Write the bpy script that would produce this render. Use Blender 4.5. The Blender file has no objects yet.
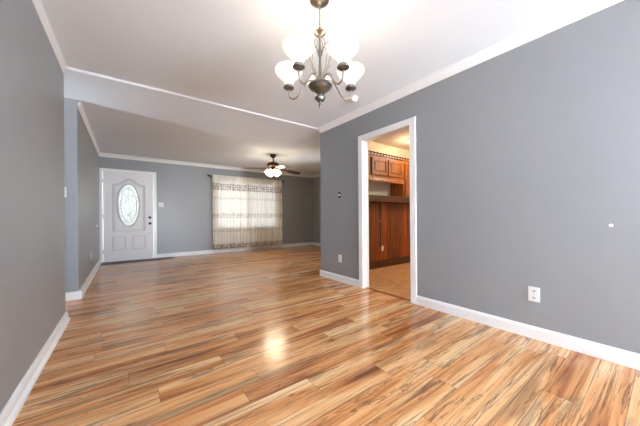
import bpy, bmesh, math, random
from mathutils import Vector, Matrix

random.seed(7)
C = bpy.context.scene.collection
PI = math.pi

# ------------------------------------------------------------------ camera
F_PX, YAW, HOR, ROLL = 260.37, math.radians(36.67), 216.96, math.radians(-0.437)
fw = Vector((math.sin(YAW), math.cos(YAW), 0)); r0 = Vector((math.cos(YAW), -math.sin(YAW), 0)); u0 = Vector((0, 0, 1))
rt = r0 * math.cos(ROLL) + u0 * math.sin(ROLL); up = u0 * math.cos(ROLL) - r0 * math.sin(ROLL)
cam = bpy.data.cameras.new('camera'); camo = bpy.data.objects.new('camera', cam); C.objects.link(camo)
camo.matrix_world = Matrix(((rt.x, up.x, -fw.x, 0), (rt.y, up.y, -fw.y, 0), (rt.z, up.z, -fw.z, 1.0), (0, 0, 0, 1)))
cam.sensor_width = 36; cam.lens = F_PX * 36 / 640; cam.shift_y = (HOR - 213) / 640; cam.clip_start = 0.02
sc = bpy.context.scene; sc.camera = camo

# ------------------------------------------------------------------ world, exposure
SKY, FRONT = 14.0, 0.056
w = bpy.data.worlds.new('daylight'); sc.world = w; w.use_nodes = True
nt = w.node_tree; nt.nodes.clear()
out = nt.nodes.new('ShaderNodeOutputWorld'); bg = nt.nodes.new('ShaderNodeBackground')
tc = nt.nodes.new('ShaderNodeTexCoord'); sx = nt.nodes.new('ShaderNodeSeparateXYZ'); rp = nt.nodes.new('ShaderNodeValToRGB')
rp.color_ramp.elements[0].position = 0.01; rp.color_ramp.elements[0].color = (1.08, 1.19, 1.31, 1)
rp.color_ramp.elements[1].position = 0.12; rp.color_ramp.elements[1].color = (0.64, 0.76, 0.91, 1)
nt.links.new(tc.outputs['Generated'], sx.inputs[0]); nt.links.new(sx.outputs['Z'], rp.inputs[0])
fy_ = nt.nodes.new('ShaderNodeMapRange'); fy_.inputs['From Min'].default_value = -0.2; fy_.inputs['From Max'].default_value = 0.4   # made-up front shade put into the sky colour, keeps the curtains from clipping
fy_.inputs['To Min'].default_value = 1.0; fy_.inputs['To Max'].default_value = FRONT; nt.links.new(sx.outputs['Y'], fy_.inputs['Value'])
vm_ = nt.nodes.new('ShaderNodeVectorMath'); vm_.operation = 'SCALE'; nt.links.new(rp.outputs[0], vm_.inputs[0]); nt.links.new(fy_.outputs[0], vm_.inputs['Scale'])
nt.links.new(vm_.outputs[0], bg.inputs['Color']); bg.inputs['Strength'].default_value = SKY
nt.links.new(bg.outputs[0], out.inputs[0])
vs = sc.view_settings; vs.view_transform = 'Standard'; vs.look = 'None'; vs.exposure = 2.32; vs.gamma = 1.0; vs.use_curve_mapping = False
sc.cycles.max_bounces = 10; sc.cycles.diffuse_bounces = 4; sc.cycles.transparent_max_bounces = 12
sc.cycles.sample_clamp_indirect = 8; sc.cycles.caustics_reflective = False; sc.cycles.caustics_refractive = False
sc.cycles.blur_glossy = 0.5

def portal(name, loc, normal, sx_, sy_):
    l = bpy.data.lights.new(name, 'AREA'); l.shape = 'RECTANGLE'; l.size = sx_; l.size_y = sy_
    l.cycles.is_portal = True
    o = bpy.data.objects.new(name, l); C.objects.link(o); o.location = loc
    o.rotation_euler = Vector(normal).to_track_quat('-Z', 'Z').to_euler()
# ------------------------------------------------------------------ plan of the place
XR, XRK = 2.652, 2.762            # dining right wall: dining face, kitchen face
XL = -0.482                       # left wall face
YB = -3.6                         # wall behind the camera
YH = 3.545                        # line where dining room ends
YK = 3.43                         # kitchen back wall face
YJ = 4.405                        # wall beyond the hall opening
YF = 7.675                        # far wall with front door
XFR = 5.39                        # living room right wall
ZC, ZL, ZK = 2.497, 2.482, 2.45   # ceilings: dining, living, kitchen
DY0, DY1, DZ = 1.797, 2.552, 2.058 # kitchen doorway opening
FX0, FX1, FZ = -0.425, 0.545, 2.085   # front door opening
WX0, WX1, WZ0, WZ1 = 2.05, 3.95, 0.66, 2.08   # front window
BX0, BX1, BZ = 1.5, 2.5, 2.1    # unseen sliding door behind camera, added for daylight
SY0, SY1, SZ0, SZ1 = -3.45, -0.9, 0.05, 2.35   # unseen side window behind the camera, added to light the left wall
PY0, PY1, PZ0, PZ1 = 5.0, 5.30, 1.0, 1.9   # unseen living room window round the corner, added for its light
HX = -2.6                         # end of hall
portal('daylight_added_door', ((BX0+BX1)/2, YB-0.13, BZ/2), (0, 1, 0), BX1-BX0, BZ)
portal('daylight_added_side', (XR+0.13, (SY0+SY1)/2, (SZ0+SZ1)/2), (-1, 0, 0), SY1-SY0, SZ1-SZ0)
portal('daylight_added_living', (XFR+0.13, (PY0+PY1)/2, (PZ0+PZ1)/2), (-1, 0, 0), PY1-PY0, PZ1-PZ0)
portal('daylight_front_window', ((WX0+WX1)/2, YF+0.13, (WZ0+WZ1)/2), (0, -1, 0), WX1-WX0, WZ1-WZ0)
portal('daylight_front_door', (0.055, YF+0.13, 1.315), (0, -1, 0), 0.5, 1.1)
portal('daylight_added_hall', (HX-0.13, 3.97, 1.45), (1, 0, 0), 0.30, 1.3)

# ------------------------------------------------------------------ materials
def lin(c):
    return tuple(((v/255)/12.92 if v/255 <= 0.04045 else ((v/255+0.055)/1.055)**2.4) for v in c) + (1,)
def mat(name, col, rough=0.5, metal=0.0, spec=0.5, noise=0.0, nscale=30, bump=0.0, bscale=200, emit=None, estr=0, coat=0):
    m = bpy.data.materials.new(name); m.use_nodes = True
    n = m.node_tree; p = n.nodes['Principled BSDF']
    c = lin(col)
    p.inputs['Base Color'].default_value = c
    p.inputs['Roughness'].default_value = rough; p.inputs['Metallic'].default_value = metal
    p.inputs['Specular IOR Level'].default_value = spec; p.inputs['Coat Weight'].default_value = coat
    t = n.nodes.new('ShaderNodeTexCoord')
    if noise:
        nz = n.nodes.new('ShaderNodeTexNoise'); nz.inputs['Scale'].default_value = nscale; nz.inputs['Detail'].default_value = 4
        mx = n.nodes.new('ShaderNodeMix'); mx.data_type = 'RGBA'
        mx.inputs['A'].default_value = tuple(v*(1-noise) for v in c[:3]) + (1,); mx.inputs['B'].default_value = tuple(min(1, v*(1+noise)) for v in c[:3]) + (1,)
        n.links.new(t.outputs['Object'], nz.inputs['Vector']); n.links.new(nz.outputs['Fac'], mx.inputs['Factor'])
        n.links.new(mx.outputs['Result'], p.inputs['Base Color'])
    if bump:
        nb = n.nodes.new('ShaderNodeTexNoise'); nb.inputs['Scale'].default_value = bscale; nb.inputs['Detail'].default_value = 3
        b = n.nodes.new('ShaderNodeBump'); b.inputs['Strength'].default_value = bump; b.inputs['Distance'].default_value = 0.004
        n.links.new(t.outputs['Object'], nb.inputs['Vector']); n.links.new(nb.outputs['Fac'], b.inputs['Height']); n.links.new(b.outputs['Normal'], p.inputs['Normal'])
    if emit:
        p.inputs['Emission Color'].default_value = lin(emit); p.inputs['Emission Strength'].default_value = estr
    return m

WALL = mat('gray_satin_paint', (148, 151, 154), 0.36, spec=0.45, noise=0.03, nscale=2.5, bump=0.10, bscale=90)
CEIL = mat('ceiling_paint', (230, 238, 246), 0.9, spec=0.2, noise=0.015, nscale=3, bump=0.15, bscale=120)
TRIM = mat('white_gloss_trim', (240, 240, 240), 0.3, noise=0.01, nscale=5)
DOORW = mat('white_door_paint', (232, 232, 234), 0.4, noise=0.01, nscale=4)
DOORM = mat('white_door_moulding', (206, 206, 210), 0.4, noise=0.01)
NICKEL = mat('brushed_nickel', (150, 143, 134), 0.32, metal=1.0, noise=0.06, nscale=60)
PEWTER = mat('dark_pewter', (126, 125, 124), 0.3, metal=1.0, noise=0.08, nscale=50)
BRONZE = mat('dark_bronze', (60, 42, 30), 0.35, metal=0.8, noise=0.1, nscale=40)
BLADE = mat('dark_walnut_blade', (52, 34, 24), 0.4, noise=0.25, nscale=12)
BLACK = mat('black_metal', (22, 20, 20), 0.35, metal=0.5, noise=0.05)
PLASTIC = mat('white_plastic', (240, 240, 238), 0.4, noise=0.01)
SLOT = mat('dark_slots', (45, 45, 45), 0.6, noise=0.05)
SHADE = mat('lit_frosted_glass', (250, 246, 238), 0.35, noise=0.01, emit=(255, 232, 200), estr=0.24)
FANSH = mat('lit_fan_glass', (250, 246, 238), 0.35, noise=0.01, emit=(255, 222, 172), estr=2.2)
BULB = mat('lit_bulb', (255, 250, 240), 0.3, noise=0.01, emit=(255, 235, 205), estr=0.18)
DOME = mat('lit_dome_glass', (250, 244, 230), 0.35, noise=0.01, emit=(255, 228, 180), estr=0.8)
KWALL = mat('cream_kitchen_paint', (222, 208, 178), 0.7, noise=0.02, nscale=3)
KCEIL = mat('kitchen_ceiling_paint', (214, 200, 178), 0.9, noise=0.02, nscale=3)
SPLASH = mat('pale_backsplash', (214, 212, 204), 0.45, noise=0.02, nscale=10)
CORD = mat('black_rubber', (28, 22, 18), 0.6, noise=0.05)

def wood(name, a, b, c, scale=(14, 14, 1.2), rough=0.35, planks=0.0, coat=0.2):
    m = bpy.data.materials.new(name); m.use_nodes = True; n = m.node_tree; L = n.links; p = n.nodes['Principled BSDF']
    t = n.nodes.new('ShaderNodeTexCoord'); mp = n.nodes.new('ShaderNodeMapping'); mp.inputs['Scale'].default_value = scale
    nz = n.nodes.new('ShaderNodeTexNoise'); nz.inputs['Scale'].default_value = 1.6; nz.inputs['Detail'].default_value = 7; nz.inputs['Distortion'].default_value = 1.2
    rp = n.nodes.new('ShaderNodeValToRGB'); e = rp.color_ramp.elements
    e[0].position = 0.3; e[0].color = lin(a); e[1].position = 0.72; e[1].color = lin(c); k = e.new(0.5); k.color = lin(b)
    L.new(t.outputs['Object'], mp.inputs[0]); L.new(mp.outputs[0], nz.inputs['Vector']); L.new(nz.outputs['Fac'], rp.inputs[0])
    col = rp.outputs[0]
    if planks:
        s = n.nodes.new('ShaderNodeSeparateXYZ'); L.new(t.outputs['Object'], s.inputs[0])
        d = n.nodes.new('ShaderNodeMath'); d.operation = 'DIVIDE'; d.inputs[1].default_value = planks; L.new(s.outputs['X'], d.inputs[0])
        fl = n.nodes.new('ShaderNodeMath'); fl.operation = 'FLOOR'; L.new(d.outputs[0], fl.inputs[0])
        wn = n.nodes.new('ShaderNodeTexWhiteNoise'); wn.noise_dimensions = '1D'; L.new(fl.outputs[0], wn.inputs['W'])
        fr = n.nodes.new('ShaderNodeMath'); fr.operation = 'FRACT'; L.new(d.outputs[0], fr.inputs[0])
        gt = n.nodes.new('ShaderNodeMath'); gt.operation = 'GREATER_THAN'; gt.inputs[1].default_value = 0.05; L.new(fr.outputs[0], gt.inputs[0])
        mr = n.nodes.new('ShaderNodeMapRange'); mr.inputs['To Min'].default_value = 0.4; mr.inputs['To Max'].default_value = 1.2; L.new(wn.outputs['Value'], mr.inputs['Value'])
        g2 = n.nodes.new('ShaderNodeMapRange'); g2.inputs['To Min'].default_value = 0.45; g2.inputs['To Max'].default_value = 1.0; L.new(gt.outputs[0], g2.inputs['Value'])
        mu = n.nodes.new('ShaderNodeMath'); mu.operation = 'MULTIPLY'; L.new(mr.outputs[0], mu.inputs[0]); L.new(g2.outputs[0], mu.inputs[1])
        vm = n.nodes.new('ShaderNodeVectorMath'); vm.operation = 'SCALE'; L.new(col, vm.inputs[0]); L.new(mu.outputs[0], vm.inputs['Scale']); col = vm.outputs[0]
    L.new(col, p.inputs['Base Color']); p.inputs['Roughness'].default_value = rough; p.inputs['Coat Weight'].default_value = coat; p.inputs['Coat Roughness'].default_value = 0.15
    return m
CABW = wood('orange_cabinet_wood', (118, 60, 16), (160, 88, 26), (194, 120, 44), rough=0.45, coat=0.05)
CABD = wood('dark_edge_wood', (48, 20, 8), (72, 32, 12), (98, 48, 20), scale=(1.5, 14, 14), rough=0.45, coat=0.05)
PANW = wood('red_brown_panelling', (84, 32, 8), (142, 62, 18), (186, 98, 38), scale=(30, 18, 1.0), rough=0.42, planks=0.11, coat=0.05)

def floor_material():
    m = bpy.data.materials.new('streaked_laminate_planks'); m.use_nodes = True; n = m.node_tree; L = n.links; p = n.nodes['Principled BSDF']
    def N(t): return n.nodes.new(t)
    def math_(op, a, b=None, c=None):
        k = N('ShaderNodeMath'); k.operation = op
        for i, v in enumerate((a, b, c)):
            if v is None: continue
            if isinstance(v, (int, float)): k.inputs[i].default_value = v
            else: L.new(v, k.inputs[i])
        return k.outputs[0]
    t = N('ShaderNodeTexCoord'); s = N('ShaderNodeSeparateXYZ'); L.new(t.outputs['Object'], s.inputs[0])
    X, Y = s.outputs['X'], s.outputs['Y']
    W, LEN = 0.152, 1.21
    ry = math_('DIVIDE', math_('ADD', Y, 0.02), W); row = math_('FLOOR', ry); fy = math_('FRACT', ry)
    wn = N('ShaderNodeTexWhiteNoise'); wn.noise_dimensions = '1D'; L.new(row, wn.inputs['W'])
    px = math_('ADD', math_('DIVIDE', X, LEN), math_('MULTIPLY', wn.outputs['Value'], 5.0)); pid = math_('FLOOR', px); fx = math_('FRACT', px)
    cb = N('ShaderNodeCombineXYZ'); L.new(row, cb.inputs[0]); L.new(pid, cb.inputs[1])
    w2 = N('ShaderNodeTexWhiteNoise'); w2.noise_dimensions = '3D'; L.new(cb.outputs[0], w2.inputs['Vector'])
    rnd = w2.outputs['Value']; sc3 = N('ShaderNodeSeparateColor'); L.new(w2.outputs['Color'], sc3.inputs[0])
    def grain(sx_, sy_, zoff, scale, detail, dist, rough=0.55):
        c2 = N('ShaderNodeCombineXYZ'); L.new(math_('MULTIPLY', X, sx_), c2.inputs[0]); L.new(math_('MULTIPLY', Y, sy_), c2.inputs[1])
        L.new(math_('ADD', math_('MULTIPLY', rnd, 37.0), zoff), c2.inputs[2])
        z = N('ShaderNodeTexNoise'); z.inputs['Scale'].default_value = scale; z.inputs['Detail'].default_value = detail; z.inputs['Distortion'].default_value = dist; z.inputs['Roughness'].default_value = rough
        L.new(c2.outputs[0], z.inputs['Vector']); return z.outputs['Fac']
    big = grain(0.7, 7.5, 0.0, 1.0, 5, 0.8)         # broad tone bands within a plank
    band = grain(0.35, 34.0, 3.0, 1.0, 4, 0.25)       # narrow straight bands
    fine = grain(1.6, 120.0, 5.0, 1.0, 4, 0.3)        # fine grain
    streak = grain(0.45, 15.0, 11.0, 1.0, 6, 0.9, 0.6)    # spalted streak lines
    swirl = grain(1.3, 9.0, 23.0, 1.0, 6, 1.8, 0.62)
    patch = grain(0.8, 6.0, 19.0, 1.0, 6, 1.3)
    base = math_('ADD', math_('ADD', math_('MULTIPLY', big, 1.5), -0.18), math_('MULTIPLY', math_('SUBTRACT', sc3.outputs[1], 0.5), 0.22))
    base = math_('ADD', base, math_('MULTIPLY', math_('SUBTRACT', band, 0.5), 0.22))
    base = math_('ADD', base, math_('MULTIPLY', math_('SUBTRACT', fine, 0.5), 0.26))
    r = N('ShaderNodeValToRGB'); L.new(base, r.inputs[0]); e = r.color_ramp.elements
    e[0].position = 0.14; e[0].color = lin((130, 72, 34)); e[1].position = 0.80; e[1].color = lin((236, 194, 146))
    for pos, c in ((0.26, (160, 96, 54)), (0.38, (196, 128, 76)), (0.50, (218, 152, 96)), (0.64, (230, 174, 120))):
        k = e.new(pos); k.color = lin(c)
    # grey-brown heart patches
    r2 = N('ShaderNodeMapRange'); r2.inputs['From Min'].default_value = 0.52; r2.inputs['From Max'].default_value = 0.62; L.new(patch, r2.inputs['Value'])
    gm = N('ShaderNodeMapRange'); gm.inputs['From Min'].default_value = 0.38; gm.inputs['From Max'].default_value = 0.6; gm.inputs['To Min'].default_value = 0.5; L.new(fine, gm.inputs['Value'])
    pm = math_('MULTIPLY', math_('MULTIPLY', r2.outputs[0], gm.outputs[0]), math_('MULTIPLY', math_('GREATER_THAN', sc3.outputs[0], 0.35), 0.7))
    m1 = N('ShaderNodeMix'); m1.data_type = 'RGBA'; L.new(pm, m1.inputs['Factor']); L.new(r.outputs[0], m1.inputs['A']); m1.inputs['B'].default_value = lin((124, 96, 72))
    def line(src, at, wid, amt):
        d = math_('ABSOLUTE', math_('SUBTRACT', src, at))
        q = N('ShaderNodeMapRange'); q.inputs['From Min'].default_value = 0.0; q.inputs['From Max'].default_value = wid; q.inputs['To Min'].default_value = amt; q.inputs['To Max'].default_value = 0.0; L.new(d, q.inputs['Value']); return q.outputs[0]
    l1 = math_('MAXIMUM', line(streak, 0.565, 0.032, 0.8), line(streak, 0.44, 0.016, 0.55)); l2 = math_('MULTIPLY', line(swirl, 0.62, 0.03, 0.7), math_('GREATER_THAN', sc3.outputs[2], 0.5))
    r4 = N('ShaderNodeMapRange'); r4.inputs['From Min'].default_value = 0.64; r4.inputs['From Max'].default_value = 0.72; r4.inputs['To Max'].default_value = 0.7; L.new(streak, r4.inputs['Value'])
    dm = math_('MAXIMUM', math_('MAXIMUM', l1, l2), r4.outputs[0])
    m2 = N('ShaderNodeMix'); m2.data_type = 'RGBA'; L.new(dm, m2.inputs['Factor']); L.new(m1.outputs['Result'], m2.inputs['A']); m2.inputs['B'].default_value = lin((84, 54, 38))
    # seams
    ey = math_('MINIMUM', fy, math_('SUBTRACT', 1.0, fy)); ex = math_('MINIMUM', fx, math_('SUBTRACT', 1.0, fx))
    sm = math_('MAXIMUM', math_('LESS_THAN', ey, 0.011), math_('LESS_THAN', ex, 0.0015))
    m3 = N('ShaderNodeMix'); m3.data_type = 'RGBA'; L.new(math_('MULTIPLY', sm, 0.55), m3.inputs['Factor']); L.new(m2.outputs['Result'], m3.inputs['A']); m3.inputs['B'].default_value = lin((92, 60, 40))
    L.new(m3.outputs['Result'], p.inputs['Base Color'])
    p.inputs['Roughness'].default_value = 0.2; p.inputs['Coat Weight'].default_value = 0.0; p.inputs['Coat Roughness'].default_value = 0.2; p.inputs['Specular IOR Level'].default_value = 0.5
    bp = N('ShaderNodeBump'); bp.inputs['Strength'].default_value = 0.04; bp.inputs['Distance'].default_value = 0.003; L.new(fine, bp.inputs['Height']); L.new(bp.outputs['Normal'], p.inputs['Normal'])
    return m
FLOOR = floor_material()

def kitchen_floor_material():
    m = bpy.data.materials.new('tan_vinyl_tiles'); m.use_nodes = True; n = m.node_tree; L = n.links; p = n.nodes['Principled BSDF']
    t = n.nodes.new('ShaderNodeTexCoord'); mp = n.nodes.new('ShaderNodeMapping'); mp.inputs['Rotation'].default_value = (0, 0, 0.785)
    b = n.nodes.new('ShaderNodeTexBrick'); b.inputs['Scale'].default_value = 1; b.inputs['Brick Width'].default_value = 0.09; b.inputs['Row Height'].default_value = 0.045; b.inputs['Mortar Size'].default_value = 0.002; b.offset = 0
    b.inputs['Color1'].default_value = lin((224, 170, 104)); b.inputs['Color2'].default_value = lin((196, 138, 78)); b.inputs['Mortar'].default_value = lin((184, 124, 72))
    L.new(t.outputs['Object'], mp.inputs[0]); L.new(mp.outputs[0], b.inputs['Vector'])
    nz = n.nodes.new('ShaderNodeTexNoise'); nz.inputs['Scale'].default_value = 14; nz.inputs['Detail'].default_value = 5; L.new(t.outputs['Object'], nz.inputs['Vector'])
    mx = n.nodes.new('ShaderNodeMix'); mx.data_type = 'RGBA'; mx.blend_type = 'OVERLAY'; mx.inputs['Factor'].default_value = 0.5
    L.new(b.outputs['Color'], mx.inputs['A']); L.new(nz.outputs['Color'], mx.inputs['B']); hs = n.nodes.new('ShaderNodeHueSaturation'); hs.inputs['Saturation'].default_value = 0.9
    L.new(mx.outputs['Result'], hs.inputs['Color']); L.new(hs.outputs[0], p.inputs['Base Color']); p.inputs['Roughness'].default_value = 0.4
    return m
KFLOOR = kitchen_floor_material()

def pane_material(name, tint=(1, 1, 1, 1), frost=0.0):
    m = bpy.data.materials.new(name); m.use_nodes = True; n = m.node_tree; L = n.links; n.nodes.clear()
    o = n.nodes.new('ShaderNodeOutputMaterial'); tr = n.nodes.new('ShaderNodeBsdfTransparent'); tr.inputs[0].default_value = tint
    gl = n.nodes.new('ShaderNodeBsdfGlossy'); gl.inputs['Roughness'].default_value = 0.05; fr = n.nodes.new('ShaderNodeFresnel')
    mx = n.nodes.new('ShaderNodeMixShader'); body = tr.outputs[0]
    if frost:
        tl = n.nodes.new('ShaderNodeBsdfTranslucent'); t = n.nodes.new('ShaderNodeTexCoord'); v = n.nodes.new('ShaderNodeTexVoronoi'); v.feature = 'DISTANCE_TO_EDGE'; v.inputs['Scale'].default_value = 9
        L.new(t.outputs['Object'], v.inputs['Vector']); rp = n.nodes.new('ShaderNodeValToRGB'); rp.color_ramp.elements[0].color = lin((184, 188, 184)); rp.color_ramp.elements[0].position = 0.01
        rp.color_ramp.elements[1].color = lin((216, 214, 206)); rp.color_ramp.elements[1].position = 0.10
        L.new(v.outputs['Distance'], rp.inputs[0]); L.new(rp.outputs[0], tl.inputs['Color'])
        m2 = n.nodes.new('ShaderNodeMixShader'); m2.inputs[0].default_value = frost; L.new(tr.outputs[0], m2.inputs[1]); L.new(tl.outputs[0], m2.inputs[2]); body = m2.outputs[0]
    L.new(fr.outputs[0], mx.inputs[0]); L.new(body, mx.inputs[1]); L.new(gl.outputs[0], mx.inputs[2]); L.new(mx.outputs[0], o.inputs[0])
    return m
PANE = pane_material('clear_pane')
OVAL = pane_material('leaded_textured_glass', (0.8, 0.78, 0.72, 1), 0.85)

def curtain_material():
    m = bpy.data.materials.new('sheer_banded_curtain'); m.use_nodes = True; n = m.node_tree; L = n.links; n.nodes.clear()
    def N(t): return n.nodes.new(t)
    o = N('ShaderNodeOutputMaterial'); t = N('ShaderNodeTexCoord'); s = N('ShaderNodeSeparateXYZ'); L.new(t.outputs['Object'], s.inputs[0])
    rp = N('ShaderNodeValToRGB'); rp.color_ramp.interpolation = 'LINEAR'
    mr = N('ShaderNodeMapRange'); mr.inputs['From Max'].default_value = 2.2; L.new(s.outputs['Z'], mr.inputs['Value']); L.new(mr.outputs[0], rp.inputs[0])
    def Z(z): return z/2.2
    stops = [(0.0, .25), (0.11, .35), (0.13, 1), (0.25, .85), (0.27, .12), (0.58, .1), (0.60, .42), (0.68, .4), (0.70, .08), (0.98, .08), (1.0, .5), (1.12, .5), (1.14, .08),
             (1.5, .05), (1.53, .3), (1.58, .3), (1.61, .05), (1.76, .1), (1.79, .9), (1.96, .9), (1.99, .12), (2.2, .1)]
    e = rp.color_ramp.elements; e[0].position = 0; e[0].color = (stops[0][1],)*3 + (1,); e[1].position = 1; e[1].color = (stops[-1][1],)*3 + (1,)
    for z, v in stops[1:-1]:
        k = e.new(Z(z)); k.color = (v, v, v, 1)
    # woven lozenge columns
    cx = N('ShaderNodeCombineXYZ'); mxx = N('ShaderNodeMath'); mxx.operation = 'MULTIPLY'; mxx.inputs[1].default_value = 1.0; L.new(s.outputs['X'], mxx.inputs[0])
    L.new(mxx.outputs[0], cx.inputs[0]); L.new(s.outputs['Z'], cx.inputs[1])
    vo = N('ShaderNodeTexVoronoi'); vo.inputs['Scale'].default_value = 15; vo.inputs['Randomness'].default_value = 0.35; L.new(cx.outputs[0], vo.inputs['Vector'])
    v2 = N('ShaderNodeMapRange'); v2.inputs['From Min'].default_value = 0.2; v2.inputs['From Max'].default_value = 0.6; v2.inputs['To Min'].default_value = 1.0; v2.inputs['To Max'].default_value = 0.25; L.new(vo.outputs['Distance'], v2.inputs['Value'])
    mu = N('ShaderNodeMath'); mu.operation = 'MULTIPLY'; L.new(rp.outputs[0], mu.inputs[0]); L.new(v2.outputs[0], mu.inputs[1])
    # thin vertical threads, contrast raised to paint in the dark fold lines
    wv = N('ShaderNodeTexNoise'); wv.noise_dimensions = '1D'; wv.inputs['Scale'].default_value = 60; L.new(s.outputs['X'], wv.inputs['W'])
    th = N('ShaderNodeMapRange'); th.inputs['From Min'].default_value = 0.55; th.inputs['From Max'].default_value = 0.75; th.inputs['To Max'].default_value = 0.34; L.new(wv.outputs['Fac'], th.inputs['Value'])
    ad = N('ShaderNodeMath'); ad.operation = 'ADD'; ad.use_clamp = True; L.new(mu.outputs[0], ad.inputs[0]); L.new(th.outputs[0], ad.inputs[1])
    mx = N('ShaderNodeMix'); mx.data_type = 'RGBA'; mx.inputs['A'].default_value = lin((252, 248, 238)); mx.inputs['B'].default_value = lin((138, 106, 74)); L.new(ad.outputs[0], mx.inputs['Factor'])
    df = N('ShaderNodeBsdfDiffuse'); tl = N('ShaderNodeBsdfTranslucent'); tr = N('ShaderNodeBsdfTransparent')
    L.new(mx.outputs['Result'], df.inputs[0]); L.new(mx.outputs['Result'], tl.inputs[0])
    a = N('ShaderNodeMixShader'); a.inputs[0].default_value = 0.2; L.new(df.outputs[0], a.inputs[1]); L.new(tl.outputs[0], a.inputs[2])
    b = N('ShaderNodeMixShader'); b.inputs[0].default_value = 0.05; L.new(a.outputs[0], b.inputs[1]); L.new(tr.outputs[0], b.inputs[2])
    L.new(b.outputs[0], o.inputs[0]); return m
CURT = curtain_material()

# ------------------------------------------------------------------ mesh helpers
class MB:
    """Collects shapes in world coordinates, then links them as one mesh object."""
    def __init__(s): s.bm = bmesh.new()
    def box(s, x0, x1, y0, y1, z0, z1, bev=0):
        vs = [s.bm.verts.new((x, y, z)) for x in (x0, x1) for y in (y0, y1) for z in (z0, z1)]
        fs = [s.bm.faces.new([vs[i] for i in f]) for f in ((0, 1, 3, 2), (4, 6, 7, 5), (0, 4, 5, 1), (2, 3, 7, 6), (0, 2, 6, 4), (1, 5, 7, 3))]
        if bev:
            bmesh.ops.bevel(s.bm, geom=list({e for f in fs for e in f.edges}), offset=bev, segments=2, affect='EDGES', profile=0.5)
        return s
    def prism(s, pts, a, b, axis):
        """2-D profile pts extruded along an axis from a to b; axis 'x': pts=(y,z), 'y': pts=(x,z), 'z': pts=(x,y)"""
        def P(p, t): return {'x': (t, p[0], p[1]), 'y': (p[0], t, p[1]), 'z': (p[0], p[1], t)}[axis]
        A = [s.bm.verts.new(P(p, a)) for p in pts]; B = [s.bm.verts.new(P(p, b)) for p in pts]; n = len(pts)
        s.bm.faces.new(A); s.bm.faces.new(B[::-1])
        for i in range(n): s.bm.faces.new((A[i], B[i], B[(i+1) % n], A[(i+1) % n]))
        return s
    def lathe(s, prof, c=(0, 0, 0), seg=32, axis=None, caps=True):
        """prof = [(r,h)...] revolved about axis (default +Z) through c"""
        ax = Vector(axis).normalized() if axis else Vector((0, 0, 1)); q = ax.to_track_quat('Z', 'Y').to_matrix(); c = Vector(c); rings = []
        for r, h in prof:
            rings.append([s.bm.verts.new(c + q @ Vector((r*math.cos(2*PI*k/seg), r*math.sin(2*PI*k/seg), h))) for k in range(seg)])
        for a, b in zip(rings, rings[1:]):
            for k in range(seg): s.bm.faces.new((a[k], a[(k+1) % seg], b[(k+1) % seg], b[k]))
        if caps: s.bm.faces.new(rings[0][::-1]); s.bm.faces.new(rings[-1])
        return s
    def tube(s, pts, r, seg=8, closed=False, sub=1, squash=1.0):
        pts = [Vector(p) for p in pts]
        if sub > 1: pts = catmull(pts, sub, closed)
        n = len(pts); rings = []; prev = None
        for i, p in enumerate(pts):
            d = (pts[(i+1) % n] - pts[i-1]) if closed else (pts[min(i+1, n-1)] - pts[max(i-1, 0)])
            d.normalize()
            ref = Vector((0, 0, 1)) if abs(d.z) < 0.9 else Vector((1, 0, 0))
            if prev is None: a = d.cross(ref).normalized()
            else:
                a = prev - d*prev.dot(d); a = a.normalized() if a.length > 1e-6 else d.cross(ref).normalized()
            prev = a; b = d.cross(a)
            rr = r(i/(n-1)) if callable(r) else r
            rings.append([s.bm.verts.new(p + a*math.cos(2*PI*k/seg)*rr + b*math.sin(2*PI*k/seg)*rr*squash) for k in range(seg)])
        m = n if closed else n-1
        for i in range(m):
            A, B = rings[i], rings[(i+1) % n]
            for k in range(seg): s.bm.faces.new((A[k], A[(k+1) % seg], B[(k+1) % seg], B[k]))
        if not closed: s.bm.faces.new(rings[0][::-1]); s.bm.faces.new(rings[-1])
        return s
    def build(s, name, material, parent=None, loc=None, smooth=False):
        bmesh.ops.recalc_face_normals(s.bm, faces=s.bm.faces)
        org = Vector(parent['org']) if parent is not None else (Vector(loc) if loc is not None else Vector((0, 0, 0)))
        bmesh.ops.translate(s.bm, verts=s.bm.verts, vec=-org)
        me = bpy.data.meshes.new(name); s.bm.to_mesh(me); s.bm.free()
        me.materials.append(material)
        if smooth:
            for p in me.polygons: p.use_smooth = True
            me.set_sharp_from_angle(angle=math.radians(40))
        o = bpy.data.objects.new(name, me); C.objects.link(o); o['org'] = tuple(org)
        if parent is not None: o.parent = parent
        else: o.location = org
        return o
def catmull(p, sub, closed=False):
    out_ = []; n = len(p)
    for i in range(n if closed else n-1):
        g = (lambda k: p[k % n]) if closed else (lambda k: p[max(0, min(n-1, k))])
        a, b, c, d = g(i-1), g(i), g(i+1), g(i+2)
        for k in range(sub):
            t = k/sub
            out_.append(0.5*((2*b) + (c-a)*t + (2*a-5*b+4*c-d)*t*t + (3*b-a-3*c+d)*t**3))
    if not closed: out_.append(p[-1])
    return out_
def thing(name, label, cat, loc, group=None):
    o = bpy.data.objects.new(name, None); C.objects.link(o); o.location = loc; o['org'] = tuple(loc); o.empty_display_size = 0.05
    return tag(o, label, cat, group)
def tag(o, label, cat, group=None):
    o['label'] = label; o['category'] = cat
    if group: o['group'] = group
    return o
def struct(o, label=None):
    o['kind'] = 'structure'
    if label: o['label'] = label; 
    return o
def lamp(name, loc, watts, col, rad, parent):
    l = bpy.data.lights.new(name, 'POINT'); l.energy = watts; l.color = col; l.shadow_soft_size = rad
    o = bpy.data.objects.new(name, l); C.objects.link(o); o.parent = parent; o.location = Vector(loc) - Vector(parent['org']); return o

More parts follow.
